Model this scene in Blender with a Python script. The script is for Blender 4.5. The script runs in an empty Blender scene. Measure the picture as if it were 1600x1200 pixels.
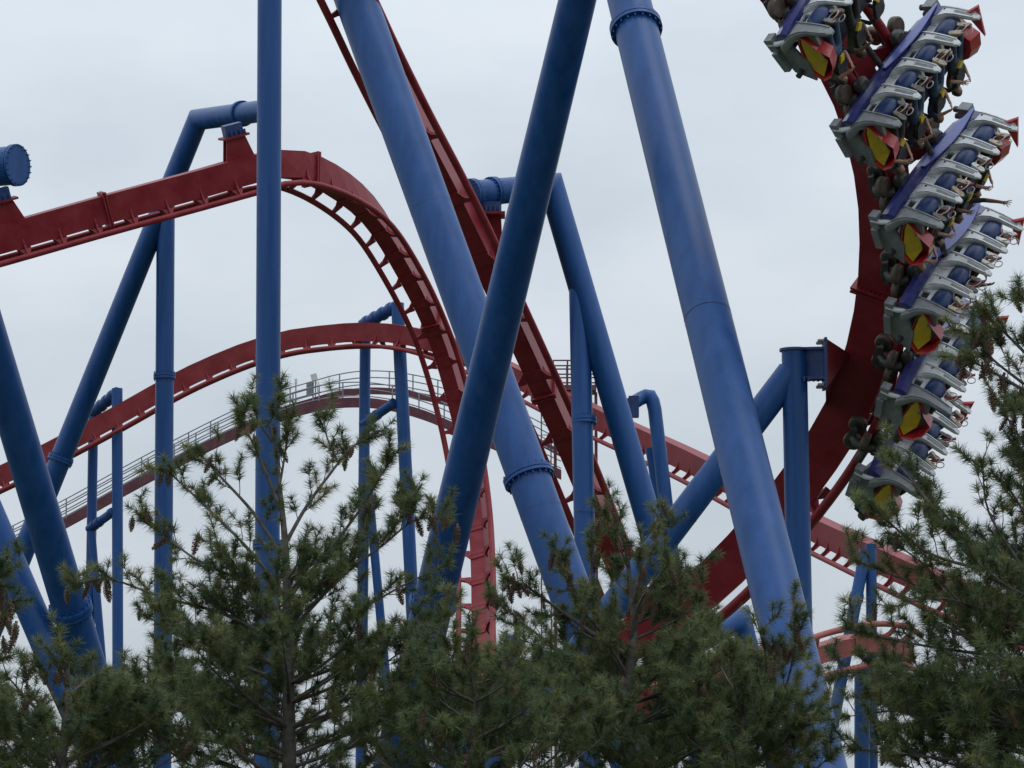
import bpy, math, random
import numpy as np
from mathutils import Vector, Matrix
random.seed(7)
RNG = np.random.default_rng(11)
R = math.radians
SC = bpy.context.scene
COL = SC.collection

# ------------------------------------------------------------------ camera, sky, sun, exposure
PITCH, FPX, CAMZ = R(8.0), 4800.0, 1.7
cam_d = bpy.data.cameras.new('camera')
cam = bpy.data.objects.new('camera', cam_d); COL.objects.link(cam)
cam.location = (0, 0, CAMZ); cam.rotation_euler = (R(90) + PITCH, 0, 0)
cam_d.sensor_width = 36.0; cam_d.lens = 36.0 * FPX / 1600.0
cam_d.clip_start = 0.5; cam_d.clip_end = 6000
SC.camera = cam

SUN_EL, SUN_AZ = R(72), R(110)          # high to the right, smeared by the cloud
W = bpy.data.worlds.new('World'); SC.world = W; W.use_nodes = True
nt = W.node_tree; nt.nodes.clear()
def wn(t, **k):
    n = nt.nodes.new(t)
    for a, b in k.items(): setattr(n, a, b)
    return n
out = wn('ShaderNodeOutputWorld'); bg = wn('ShaderNodeBackground')
sky = wn('ShaderNodeTexSky', sky_type='NISHITA', sun_disc=False)
sky.sun_elevation = SUN_EL; sky.sun_rotation = SUN_AZ
tc = wn('ShaderNodeTexCoord'); sep = wn('ShaderNodeSeparateXYZ')
nt.links.new(tc.outputs['Generated'], sep.inputs[0])
# overcast cloud deck: brighter overhead than at the horizon, faint uneven cloud
grad = wn('ShaderNodeMapRange'); grad.inputs['From Min'].default_value = 0.0; grad.inputs['From Max'].default_value = 1.0
grad.inputs['To Min'].default_value = 0.93; grad.inputs['To Max'].default_value = 2.5
nt.links.new(sep.outputs['Z'], grad.inputs['Value'])
mp = wn('ShaderNodeMapping'); mp.inputs['Scale'].default_value = (5.0, 5.0, 11.0)
nt.links.new(tc.outputs['Generated'], mp.inputs['Vector'])
nz = wn('ShaderNodeTexNoise'); nz.inputs['Scale'].default_value = 1.6; nz.inputs['Detail'].default_value = 5; nz.inputs['Roughness'].default_value = 0.5
nt.links.new(mp.outputs[0], nz.inputs['Vector'])
cr = wn('ShaderNodeValToRGB')
cr.color_ramp.elements[0].position = 0.32; cr.color_ramp.elements[0].color = (0.500, 0.560, 0.625, 1)
cr.color_ramp.elements[1].position = 0.68; cr.color_ramp.elements[1].color = (0.615, 0.668, 0.722, 1)
nt.links.new(nz.outputs['Fac'], cr.inputs['Fac'])
mul = wn('ShaderNodeVectorMath', operation='SCALE')
nt.links.new(cr.outputs['Color'], mul.inputs[0]); nt.links.new(grad.outputs[0], mul.inputs['Scale'])
sks = wn('ShaderNodeVectorMath', operation='SCALE'); sks.inputs['Scale'].default_value = 0.08
nt.links.new(sky.outputs[0], sks.inputs[0])
mx = wn('ShaderNodeMix', data_type='RGBA'); mx.inputs['Factor'].default_value = 0.94
nt.links.new(sks.outputs[0], mx.inputs['A']); nt.links.new(mul.outputs[0], mx.inputs['B'])
nt.links.new(mx.outputs['Result'], bg.inputs['Color']); bg.inputs['Strength'].default_value = 1.0
nt.links.new(bg.outputs[0], out.inputs[0])

sun_d = bpy.data.lights.new('sun', 'SUN'); sun_d.energy = 0.5; sun_d.angle = R(35); sun_d.color = (1.0, 0.97, 0.93)
sun = bpy.data.objects.new('sun', sun_d); COL.objects.link(sun)
sdir = Vector((math.sin(SUN_AZ) * math.cos(SUN_EL), math.cos(SUN_AZ) * math.cos(SUN_EL), math.sin(SUN_EL)))
sun.rotation_euler = (-sdir).to_track_quat('-Z', 'Y').to_euler(); sun.location = (0, 0, 60)
vs = SC.view_settings
vs.view_transform = 'Standard'; vs.look = 'None'; vs.gamma = 1; vs.use_curve_mapping = False; vs.exposure = 0.0

# ------------------------------------------------------------------ helpers
FWD = Vector((0, math.cos(PITCH), math.sin(PITCH))); UP = Vector((0, -math.sin(PITCH), math.cos(PITCH))); RT = Vector((1, 0, 0))
def P(px, py, Y):
    d = RT * ((px - 800) / FPX) + FWD - UP * ((py - 600) / FPX)
    return Vector((0, 0, CAMZ)) + d * (Y / d.y)
def camvec(x, y, z):            # x right, y up, z towards the viewer
    return RT * x + UP * y - FWD * z
def to_ground(a, b, z=-0.4):    # extend the line a->b to the ground
    t = (z - a.z) / (b.z - a.z)
    return a + (b - a) * t

def mat(name, col, rough=0.5, metal=0.0, var=0.12, scale=3.0, coat=0.0, bump=0.0, streak=False, spec=0.5, col2=None):
    m = bpy.data.materials.new(name); m.use_nodes = True
    t = m.node_tree; b = t.nodes['Principled BSDF']
    b.inputs['Roughness'].default_value = rough; b.inputs['Metallic'].default_value = metal
    b.inputs['Specular IOR Level'].default_value = spec
    if coat: b.inputs['Coat Weight'].default_value = coat; b.inputs['Coat Roughness'].default_value = 0.15
    co = t.nodes.new('ShaderNodeTexCoord'); n = t.nodes.new('ShaderNodeTexNoise')
    n.inputs['Scale'].default_value = scale; n.inputs['Detail'].default_value = 6; n.inputs['Roughness'].default_value = 0.62
    src = co.outputs['Object']
    if streak:
        mpp = t.nodes.new('ShaderNodeMapping'); mpp.inputs['Scale'].default_value = (2.4, 2.4, 0.22)
        t.links.new(src, mpp.inputs['Vector']); src = mpp.outputs[0]
    t.links.new(src, n.inputs['Vector'])
    r = t.nodes.new('ShaderNodeValToRGB')
    c2 = col2 or tuple(min(1, c * (1 + var) + 0.012 * var / 0.12) for c in col)
    r.color_ramp.elements[0].position = 0.33; r.color_ramp.elements[0].color = (*[c * (1 - var) for c in col], 1)
    r.color_ramp.elements[1].position = 0.70; r.color_ramp.elements[1].color = (*c2, 1)
    t.links.new(n.outputs['Fac'], r.inputs['Fac']); t.links.new(r.outputs[0], b.inputs['Base Color'])
    mr = t.nodes.new('ShaderNodeMapRange'); mr.inputs['To Min'].default_value = max(0.05, rough - 0.08); mr.inputs['To Max'].default_value = min(1, rough + 0.12)
    t.links.new(n.outputs['Fac'], mr.inputs['Value']); t.links.new(mr.outputs[0], b.inputs['Roughness'])
    if bump:
        bp = t.nodes.new('ShaderNodeBump'); bp.inputs['Strength'].default_value = bump; bp.inputs['Distance'].default_value = 0.02
        t.links.new(n.outputs['Fac'], bp.inputs['Height']); t.links.new(bp.outputs[0], b.inputs['Normal'])
    return m

BLUE = mat('blue_paint', (0.0045, 0.056, 0.205), 0.36, var=0.14, scale=1.3, streak=True, spec=.28)
BLUE_DK = mat('blue_fittings', (0.008, 0.035, 0.14), 0.45, var=0.2, scale=6)
RED = mat('red_paint', (0.20, 0.010, 0.018), 0.45, var=0.16, scale=1.6, spec=.28)
RED_FAR = mat('red_paint_weathered', (0.20, 0.017, 0.022), 0.5, var=0.16, scale=1.2, spec=.28)
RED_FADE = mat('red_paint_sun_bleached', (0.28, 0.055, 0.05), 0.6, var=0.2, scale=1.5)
MAROON = mat('maroon_paint', (0.10, 0.018, 0.03), 0.5, var=0.2, scale=2)
STEEL = mat('grey_handrail', (0.23, 0.24, 0.27), 0.5, metal=0.3, var=0.15)
SILVER = mat('silver_fibreglass', (0.56, 0.575, 0.59), 0.30, var=0.12, scale=5)
GREYP = mat('grey_plate', (0.17, 0.18, 0.19), 0.5, var=0.2, scale=6)
NAVY = mat('navy_chassis_paint', (0.010, 0.015, 0.12), 0.3, var=0.2, scale=4, coat=0.4)
PADB = mat('blue_vinyl_pad', (0.003, 0.022, 0.095), 0.38, var=0.2, scale=8, spec=.3)
BLACK = mat('black_rubber', (0.015, 0.015, 0.017), 0.6, var=0.4, scale=9)
GREASE = mat('greasy_bogie_steel', (0.035, 0.032, 0.03), 0.5, metal=0.4, var=0.5, scale=8)
TAN = mat('worn_wheel_tread', (0.075, 0.05, 0.032), 0.55, var=0.3, scale=9)
WRED = mat('wing_red_gelcoat', (0.42, 0.015, 0.018), 0.3, var=0.12, scale=4, coat=0.5)
WYEL = mat('wing_yellow_gelcoat', (0.62, 0.42, 0.02), 0.35, var=0.12, scale=5)
WIRE = mat('pale_cable', (0.42, 0.36, 0.35), 0.5, var=0.2)
BARK = mat('pine_bark', (0.085, 0.072, 0.062), 0.9, var=0.35, scale=14, bump=0.5)
CONE = mat('pine_cone_scales', (0.17, 0.105, 0.07), 0.8, var=0.4, scale=30)
WHITEBOX = mat('white_lamp_housing', (0.6, 0.6, 0.56), 0.5)
CONC = mat('concrete_footing', (0.33, 0.32, 0.3), 0.9, var=0.2, scale=5, bump=0.3)
SKINS = [mat('skin_a', (0.42, 0.24, 0.17), 0.55, scale=20), mat('skin_b', (0.20, 0.10, 0.065), 0.55, scale=20)]

class MB:
    def __init__(s): s.v = []; s.f = []; s.sm = []; s.m = []; s.cur = 0
    def add(s, vs, fs, smooth=False):
        o = len(s.v); s.v += [Vector(v) for v in vs]
        for f in fs: s.f.append([i + o for i in f]); s.sm.append(smooth); s.m.append(s.cur)
    def tube(s, pts, rad, n=24, caps=True, smooth=True):
        pts = [Vector(p) for p in pts]; k = len(pts)
        rad = [rad] * k if not hasattr(rad, '__len__') else rad
        d = [(pts[i + 1] - pts[i]).normalized() for i in range(k - 1)]
        a = d[0].orthogonal().normalized(); b = d[0].cross(a)
        offs = [a * math.cos(2 * math.pi * j / n) + b * math.sin(2 * math.pi * j / n) for j in range(n)]
        rings = [[pts[0] + o * rad[0] for o in offs]]
        for i in range(1, k):
            d1 = d[i - 1]
            if i < k - 1:
                nn = (d1 + d[i]).normalized(); ring = []; no = []
                for o in offs:
                    w = o + d1 * (-(o.dot(nn)) / d1.dot(nn))
                    ring.append(pts[i] + w * rad[i]); no.append((w - d[i] * w.dot(d[i])).normalized())
                offs = no
            else: ring = [pts[i] + o * rad[i] for o in offs]
            rings.append(ring)
        vs = [v for r in rings for v in r]; fs = []
        for i in range(k - 1):
            for j in range(n):
                j2 = (j + 1) % n
                fs.append([i * n + j, i * n + j2, (i + 1) * n + j2, (i + 1) * n + j])
        s.add(vs, fs, smooth)
        if caps: s.add(rings[0], [list(range(n))[::-1]]); s.add(rings[-1], [list(range(n))])
    def box(s, c, ax, ay, az, sx, sy, sz):
        c = Vector(c); ax, ay, az = Vector(ax) * sx / 2, Vector(ay) * sy / 2, Vector(az) * sz / 2
        vs = [c + ax * i + ay * j + az * k for i in (-1, 1) for j in (-1, 1) for k in (-1, 1)]
        s.add(vs, [[0, 1, 3, 2], [4, 6, 7, 5], [0, 4, 5, 1], [2, 3, 7, 6], [0, 2, 6, 4], [1, 5, 7, 3]])
    def abox(s, x0, x1, y0, y1, z0, z1):
        s.box(((x0 + x1) / 2, (y0 + y1) / 2, (z0 + z1) / 2), (1, 0, 0), (0, 1, 0), (0, 0, 1), x1 - x0, y1 - y0, z1 - z0)
    def prism(s, poly, off):
        n = len(poly); off = Vector(off); a = [Vector(p) - off / 2 for p in poly]; b = [Vector(p) + off / 2 for p in poly]
        s.add(a + b, [list(range(n))[::-1], list(range(n, 2 * n))] + [[i, (i + 1) % n, n + (i + 1) % n, n + i] for i in range(n)])
    def loft(s, rings, smooth=True, caps=True):
        n = len(rings[0]); vs = [v for r in rings for v in r]; fs = []
        for i in range(len(rings) - 1):
            for j in range(n):
                j2 = (j + 1) % n; fs.append([i * n + j, i * n + j2, (i + 1) * n + j2, (i + 1) * n + j])
        s.add(vs, fs, smooth)
        if caps: s.add(rings[0], [list(range(n))[::-1]]); s.add(rings[-1], [list(range(n))])
    def mesh(s, name, mats, L=Vector((0, 0, 0))):
        me = bpy.data.meshes.new(name)
        me.from_pydata([v - L for v in s.v], [], s.f)
        me.polygons.foreach_set('use_smooth', s.sm)
        me.polygons.foreach_set('material_index', s.m)
        for m in (mats if isinstance(mats, (list, tuple)) else [mats]): me.materials.append(m)
        me.update(); return me
    def build(s, name, mats, parent=None):
        L = Vector(parent['_L']) if parent is not None and '_L' in parent else Vector((0, 0, 0))
        o = bpy.data.objects.new(name, s.mesh(name, mats, L)); COL.objects.link(o)
        if parent is not None: o.parent = parent
        if '_L' in (parent or {}): o['_L'] = parent['_L']
        return o
def tag(o, label, cat, group=None, kind=None):
    if label: o['label'] = label
    if cat: o['category'] = cat
    if group: o['group'] = group
    if kind: o['kind'] = kind
    return o
def thing(name, label, cat, loc, group=None):
    o = bpy.data.objects.new(name, None); COL.objects.link(o); o.location = loc; o['_L'] = list(loc); o.empty_display_size = 0.3
    return tag(o, label, cat, group)
def link(name, me, parent, mw=None):
    o = bpy.data.objects.new(name, me); COL.objects.link(o)
    if parent is not None: o.parent = parent
    if mw is not None: o.matrix_local = mw
    return o

# ------------------------------------------------------------------ ground
g = MB(); N = 40; S = 3000.0
gv = []; gf = []
xs = [-S, -800, -300] + [-120 + 8 * i for i in range(31)] + [300, 800, S]
ys = [-600, -100] + [8 * i for i in range(30)] + [400, 900, S]
for y in ys:
    for x in xs:
        inner = abs(x) < 125 and 6 < y < 236
        gv.append((x, y, (0.10 * math.sin(x * .21 + y * .13) + 0.06 * math.sin(x * .5 - y * .33)) - 0.16 if inner else -0.16))
nx = len(xs)
gf = [[j * nx + i, j * nx + i + 1, (j + 1) * nx + i + 1, (j + 1) * nx + i] for j in range(len(ys) - 1) for i in range(nx - 1)]
g.add(gv, gf, True)
GRASS = mat('park_grass', (0.045, 0.060, 0.020), 0.95, var=0.35, scale=0.8, bump=0.6)
tag(g.build('ground', GRASS), None, None, kind='structure')

# ------------------------------------------------------------------ supports
def flange(mb, p, d, r, th=0.17, n=40):
    d = d.normalized(); a = d.orthogonal().normalized(); b = d.cross(a)
    for s in (-1, 1):
        c = p + d * (s * th * 0.28); mb.tube([c - d * th * 0.22, c + d * th * 0.22], r * 1.2, n, True)
    for k in range(20):
        t = 2 * math.pi * k / 20; q = p + (a * math.cos(t) + b * math.sin(t)) * r * 1.11
        mb.tube([q - d * th * 0.95, q + d * th * 0.95], r * 0.038, 6, True)
def footing(root, p, r):
    f = MB(); f.tube([Vector((p.x, p.y, -0.5)), Vector((p.x, p.y, 0.12))], r * 1.9, 20); f.build('footing', CONC, root)
def support(name, label, members, flanges=(), welds=(), group='blue tubular coaster supports', foot=True, ground_foot=None):
    """members: list of (polyline of world points, radius, to_ground?)"""
    first = members[0][0]
    gp = to_ground(first[-2], first[-1]) if members[0][2] else first[-1]
    root = thing(name, label, 'support', Vector((gp.x, gp.y, 0)), group)
    for i, (pts, r, gnd) in enumerate(members):
        pts = list(pts)
        if gnd:
            e = to_ground(pts[-2], pts[-1]); pts[-1] = e if (e - pts[-2]).dot(pts[-1] - pts[-2]) > 0 else pts[-1]
        m = MB(); m.tube(pts, r, 40); m.build('column' if i == 0 else 'brace', BLUE, root)
        if gnd and foot: footing(root, pts[-1], r)
        if ground_foot: footing(root, pts[-1], ground_foot)
    for p, d, r in flanges:
        f = MB(); flange(f, p, d, r); f.build('flange', BLUE, root)
    for p, d, r in welds:
        d = d.normalized(); f = MB(); f.tube([p - d * 0.012, p + d * 0.012], r * 1.008, 40, False); f.build('weld_seam', BLUE_DK, root)
    return root
def on(a, b, py, pya, pyb): return a + (b - a) * ((py - pya) / (pyb - pya))

def simple_col(label, x0, y0, x1, y1, Y0, Y1, wpx, fl=(), we=(), name='leaning_support', w1=None):
    a, b = P(x0, y0, Y0), P(x1, y1, Y1); w1 = w1 or wpx; rs = lambda q: (wpx + (w1 - wpx) * _tt(a, b, q)) / 2 * q.y / FPX
    d = b - a
    pt = lambda py: a + d * _t(a, d, py)
    e = to_ground(a, b)
    return support(name, label, [([a, e], [rs(a), rs(e)], False)], [(pt(py), d, rs(pt(py))) for py in fl], [(pt(py), d, rs(pt(py))) for py in we], ground_foot=rs(e))
def _tt(a, b, q): return (q - a).length / (b - a).length
def _t(a, d, py):      # parameter on the line whose picture row is py
    lo, hi = 0.0, 2.0
    for _ in range(50):
        m = (lo + hi) / 2; q = a + d * m - Vector((0, 0, CAMZ)); row = 600 - FPX * q.dot(UP) / q.dot(FWD)
        if row < py: lo = m
        else: hi = m
    return lo

simple_col('tall vertical blue column passing in front of the red hump', 422, -160, 418, 800, 85, 85, 39, fl=(852,))
simple_col('thick blue column leaning from upper left down behind the crossing column', 520, -100, 889, 920, 76, 70, 68, fl=(746,), we=(326, 800))
simple_col('thick dark blue column leaning the other way across the middle of the picture', 926, -100, 639, 1100, 56, 67, 60, fl=(940,), w1=64)
simple_col('thick blue column with bolted collar near its top, right of centre', 958, -100, 1256, 1100, 62, 51, 68, fl=(44,), we=(497,), w1=84)
simple_col('dark thick blue column leaning in from the left edge, bolted collar above the pines', -144, 100, 146, 1070, 53, 62, 57, fl=(951,))
simple_col('blue column at lower left corner behind the pine branches', -190, 400, 80, 1025, 61, 61, 47)

# bent support holding the hump from above (left)
def bent(label, pts, r, Ys, extra=None, flanges=(), welds=()):
    w = [P(x, y, Y) for (x, y), Y in zip(pts, Ys)]
    mem = [(w, r, True)]
    if extra: mem += extra
    return support('bent_support', label, mem, flanges, welds)
Ya = 103.0; s_ = Ya / FPX
w = [P(420, 172, 98.5), P(309, 187, Ya), P(40, 853, Ya)]
vtop, vbot = P(259, 318, Ya), P(254, 1080, Ya)
bent('blue column bent over at its elbow to hold the hump near the vertical column', [(420, 172), (309, 187), (40, 853)], 17 * s_, [98.5, Ya, Ya],
     [([vtop, vbot], 14.5 * s_, True)],
     [(w[0] + (w[1] - w[0]) * .37, w[0] - w[1], 17 * s_), (w[1] + (w[2] - w[1]) * _t(w[1], w[2] - w[1], 718), w[2] - w[1], 17 * s_), (P(257, 588, Ya), vbot - vtop, 14.5 * s_)])
# arm at the left edge with a round end cap
Yb = 96.0
a0 = P(26, 258, Yb - 0.4); a1 = P(-90, 268, Yb + 0.9); a2 = P(-112, 700, Yb + 0.9)
support('bent_support', 'fat blue arm with round flat end cap at the left edge above the red track', [([a0, a1, a2], 0.62, True)],
        [(a0 - (a0 - a1).normalized() * 0.03, a0 - a1, 0.56)])
# A-frame that carries the steep drop in the middle
Yc = 83.0; s_ = Yc / FPX
b0, b1, b2 = P(735, 303, 81.0), P(862, 291, Yc), P(1049, 935, Yc - 1.5)
vt, vb = P(905, 440, Yc - 0.4), P(917, 1000, Yc - 1.2)
support('bent_support', 'blue support bent over the steep red drop behind the crossing columns', [([b0, b1, b2], 20.5 * s_, True), ([vt, vb], 16.5 * s_, True)],
        [(b0 + (b1 - b0) * 0.02, b1 - b0, 20 * s_), (b0 + (b1 - b0) * 0.27, b1 - b0, 20 * s_), (P(912.5, 657, Yc - 0.7), vb - vt, 16.5 * s_)],
        [(P(916, 800, Yc - 1.0), vb - vt, 16.5 * s_)])
# support bolted to the big curve on the right
Yd = 59.5; s_ = Yd / FPX
ct, cb = P(1241, 549, Yd), P(1250, 1000, Yd)
e0, e1 = P(1236, 582, Yd + .05), P(1000, 893, Yd)
root = support('bolted_support', 'blue column with slanting brace bolted to the dark red curve under the train', [([ct, cb], 20 * s_, True), ([e0, e1], 22.5 * s_, True)],
        [], [(P(1070, 801, Yd), e1 - e0, 22.5 * s_), (P(1243, 648, Yd), cb - ct, 20 * s_)])
m = MB(); m.tube([ct - Vector((0, 0, .0)), ct + Vector((0, 0, .05))], 23.5 * s_, 40); m.build('cap_plate', BLUE_DK, root)
q0, q1 = P(1250, 570, Yd), P(1287, 569, Yd - .3); dx = (q1 - q0).normalized()
m = MB(); m.box((q0 + q1) / 2 + Vector((0, 0, .30)), dx, Vector((0, 1, 0)), UP, 0.55, .34, .05); m.box((q0 + q1) / 2 - Vector((0, 0, .28)), dx, Vector((0, 1, 0)), UP, 0.55, .34, .05)
m.box((q0 + q1) / 2, dx, Vector((0, 1, 0)), UP, 0.55, .05, .58); m.build('bracket_stub', BLUE_DK, root)
for k in range(5):
    m = MB(); c = (q0 + q1) / 2 + Vector((-.16 + k * .09, -.1, -.35)); m.tube([c, c + Vector((0, 0, .1))], .025, 6); m.build('bolt', BLUE_DK, root)
m = MB(); m.box(q1 + dx * .02, dx, Vector((0, 1, 0)), UP, .06, .5, .98); m.build('end_plate', BLUE_DK, root)
for sz in (-.43, .43):
    for k in (-1, 1):
        m = MB(); c = q1 + UP * sz + Vector((-.02, -.15 * k - .05, 0)); m.tube([c - dx * .12, c + dx * .02], .035, 6); m.build('bolt', GREYP, root)
# low elbow behind the leaning column, and a short leaning tube in the pines
support('bent_support', 'low blue elbow under the bottom of the dark red curve', [([P(1075, 1012, 70), P(1158, 968, 71), P(1190, 1100, 71)], 17 * 70 / FPX, True)])
simple_col('short blue tube leaning among the pine tops below the hump', 806, 1003, 712, 1172, 90, 88, 34)
# far supports
def portal(label, colB, colA, arms, legs, Y, rB, rA):
    s_ = Y / FPX
    mem = [([P(*p, Y) for p in colB], rB * s_, True), ([P(*p, Y + 1.5) for p in colA], rA * s_, True)]
    for l in legs: mem.append(([P(*p, Y + 1.2) for p in l], rA * s_ * .8, True))
    fl = []
    root = support('portal_support', label, mem, [], [], 'far blue portal supports', True)
    for (p0, p1, ra, rings) in arms:
        m = MB(); q0, q1 = P(*p0, Y), P(*p1, Y + 1.5); m.tube([q0, q1], ra * s_, 20); m.build('cross_arm', BLUE, root)
        for k in rings:
            f = MB(); q = q0 + (q1 - q0) * k; dd = (q1 - q0).normalized(); f.tube([q - dd * .09, q + dd * .09], ra * s_ * 1.16, 20); f.build('arm_collar', BLUE_DK, root)
    return root
portal('far blue portal support left of the pine top, under the far track crest', [(621, 474), (640, 860)], [(571, 505), (566, 1000)],
       [((622, 477), (566, 508), 9.5, (.2, .42, .64, .86)), ((617, 629), (566, 664), 7.5, (.05, .55, .7))], [[(572, 720), (607, 1100)]], 150, 10.3, 8.8)
portal('far blue portal support at the left between the leaning columns', [(183, 607), (184, 1000)], [(146, 648), (141, 960)],
       [((184, 612), (144, 646), 8.5, (.2, .42, .64, .86)), ((178, 799), (139, 827), 7, (.1, .6, .78))], [[(143, 830), (158, 1010)]], 150, 8.6, 7.8)
s_ = 125 / FPX
root = support('bent_support', 'small far blue column with rounded elbow right of the steep drop', [([P(987, 631, 124.5), P(1000, 623, 125), P(1009, 619, 125), P(1016, 620, 125), P(1020, 627, 125), P(1023, 640, 125), P(1042, 800, 125)], 11 * s_, True), ([P(1016, 700, 126), P(1030, 790, 126)], 8 * s_, True)])
m = MB(); q = P(990, 632, 124.5); m.box(q - Vector((0, 0, .1)), (1, 0, 0), (0, 1, 0), UP, .42, .5, .85); m.build('mounting_plate', BLUE_DK, root)
s_ = 105 / FPX
support('bent_support', 'far blue twin column at lower right behind the right pine', [([P(1361, 850, 105), P(1363, 1170, 105)], 8.5 * s_, True), ([P(1352, 860, 105), P(1324, 1010, 104.5)], 9.5 * s_, True)],
        [(P(1338, 934, 104.8), P(1324, 1010, 104.5) - P(1352, 860, 105), 9.5 * s_)])
simple_col('far blue column rising behind the right pine to the low banked track', 1347, 1040, 1347, 1170, 101, 101, 24)
m = MB()

# ------------------------------------------------------------------ tracks
def catmull(pts, n=24):
    pts = [pts[0] * 2 - pts[1]] + list(pts) + [pts[-1] * 2 - pts[-2]]; o = []
    for i in range(1, len(pts) - 2):
        p0, p1, p2, p3 = pts[i - 1:i + 3]
        for k in range(n):
            t = k / n
            o.append(0.5 * ((2 * p1) + (p2 - p0) * t + (2 * p0 - 5 * p1 + 4 * p2 - p3) * t * t + (3 * p1 - p0 - 3 * p2 + p3) * t ** 3))
    o.append(pts[-2]); return o
class Path:
    def __init__(s, pts, downs):
        s.p = catmull(pts); s.d = catmull([Vector(d).normalized() for d in downs])
        s.l = [0.0]
        for a, b in zip(s.p, s.p[1:]): s.l.append(s.l[-1] + (b - a).length)
        s.L = s.l[-1]
    def at(s, u):
        u = min(max(u, 0), s.L - 1e-4); i = int(np.searchsorted(s.l, u, side='right')) - 1; i = min(i, len(s.p) - 2)
        f = (u - s.l[i]) / max(1e-6, s.l[i + 1] - s.l[i]); p = s.p[i].lerp(s.p[i + 1], f)
        i0, i1 = max(0, i - 3), min(len(s.p) - 1, i + 4)
        T = (s.p[i1] - s.p[i0]).normalized(); dn = s.d[i].lerp(s.d[i + 1], f)
        dn = (dn - T * dn.dot(T)).normalized(); lat = T.cross(dn).normalized()
        return p, T, dn, lat
SP_H, SP_W, SP_C, GA = 0.90, 0.54, 0.70, 0.64
TIE = MB()
poly = [(-.64, .05), (-.58, -.06), (-.42, -.20), (-.33, -.34), (-.285, -.54), (.285, -.54), (.33, -.34), (.42, -.20), (.58, -.06), (.64, .05), (.52, .03), (.40, -.06), (.26, -.20), (-.26, -.20), (-.40, -.06), (-.52, .03)]
TIE.prism([(x, 0, z) for x, z in poly], (0, .05, 0))
for s_x in (-1, 1):          # tapered lower flange of each arm
    q = [(.58, .05, .045), (.42, .08, -.05), (.27, .19, -.215)]
    TIE.loft([[Vector((s_x * x, a * w_, z + b)) for a, b in ((-1, 0), (1, 0), (1, .03), (-1, .03))] for x, w_, z in q], False)
TIE.box((0, 0, -.225), (1, 0, 0), (0, 1, 0), (0, 0, 1), .53, .38, .03)
def track(name, label, path, matl, tie, seg=1.2, splices=(), rail_r=0.10, tie_from=0.0, group='red coaster track runs', w=SP_W, hgt=SP_H):
    p0 = path.at(0)[0]
    root = thing(name, label, 'coaster track', p0, group)
    n = max(4, int(path.L / seg)); rings = []
    for i in range(n + 1):
        p, T, dn, lat = path.at(path.L * i / n); c = p - dn * SP_C
        rings.append([c + lat * (x * w / 2) - dn * (z * hgt / 2) for x, z in ((-1, -1), (1, -1), (1, 1), (-1, 1))])
    m = MB(); m.loft(rings, False); m.build('spine', matl, root)
    k = max(8, int(path.L / 0.4))
    for s in (-1, 1):
        pts = []
        for i in range(k + 1):
            p, T, dn, lat = path.at(path.L * i / k); pts.append(p + lat * (GA * s))
        m = MB(); m.tube(pts, rail_r, 14); m.build('rail', matl, root)
    me = TIE.mesh('crosstie', matl); u = tie_from + tie * .5
    while u < path.L:
        p, T, dn, lat = path.at(u)
        M = Matrix((lat, T, dn)).transposed().to_4x4(); M.translation = p - p0
        link('crosstie', me, root, M); u += tie
    sm = MB()
    for a in (-1, 1): sm.box((0, a * .045, -SP_C), (1, 0, 0), (0, 1, 0), (0, 0, 1), w + .18, .05, hgt + .22)
    for k in range(9):
        for x in (-1, 1): sm.tube([(x * (w / 2 + .035), -.1, -SP_C - hgt / 2 + .08 + k * .1), (x * (w / 2 + .035), .1, -SP_C - hgt / 2 + .08 + k * .1)], .02, 6)
    sme = sm.mesh('splice_flange', matl)
    for u in splices:
        p, T, dn, lat = path.at(u); M = Matrix((lat, T, dn)).transposed().to_4x4(); M.translation = p - p0
        link('splice_flange', sme, root, M)
    return root
def nearest(path, px, py):
    best = (1e9, 0)
    for i in range(400):
        u = path.L * i / 399; q = path.at(u)[0] - Vector((0, 0, CAMZ)); z = q.dot(FWD)
        x, y = 800 + FPX * q.dot(RT) / z, 600 - FPX * q.dot(UP) / z
        d = (x - px) ** 2 + (y - py) ** 2
        if d < best[0]: best = (d, u)
    return best[1]
DN = Vector((0, 0, -1))
# T1: the hump at upper left that dives away behind the columns
t1 = [(-160, 452, 95), (0, 409, 96), (172, 360, 97), (300, 325, 97.8), (400, 297, 98.5), (455, 289, 99), (520, 312, 100.6), (581, 357, 102.6), (629, 429, 104.8), (670, 512, 106.6), (697, 590, 107.6), (722, 690, 108), (737, 790, 107.4), (743, 885, 106), (743, 984, 104), (738, 1085, 101), (725, 1180, 97.5)]
def facing(th): return tuple(camvec(-.88 * math.sin(th), -.47 * math.sin(th), math.cos(th)))
dn1 = [(0, .26, -1)] * 5 + [(.03, .08, -1), (.08, -.12, -1), (.12, -.38, -.9), (.08, -.68, -.72)] + [facing(R(14))] * 8
path1 = Path([P(*a) for a in t1], dn1)
T1 = track('hump_coaster_run', 'red track hump at upper left that dives down behind the crossing columns', path1, RED, 1.2, .8,
      splices=[nearest(path1, 172, 360), nearest(path1, 486, 297), nearest(path1, 672, 514)])
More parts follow.
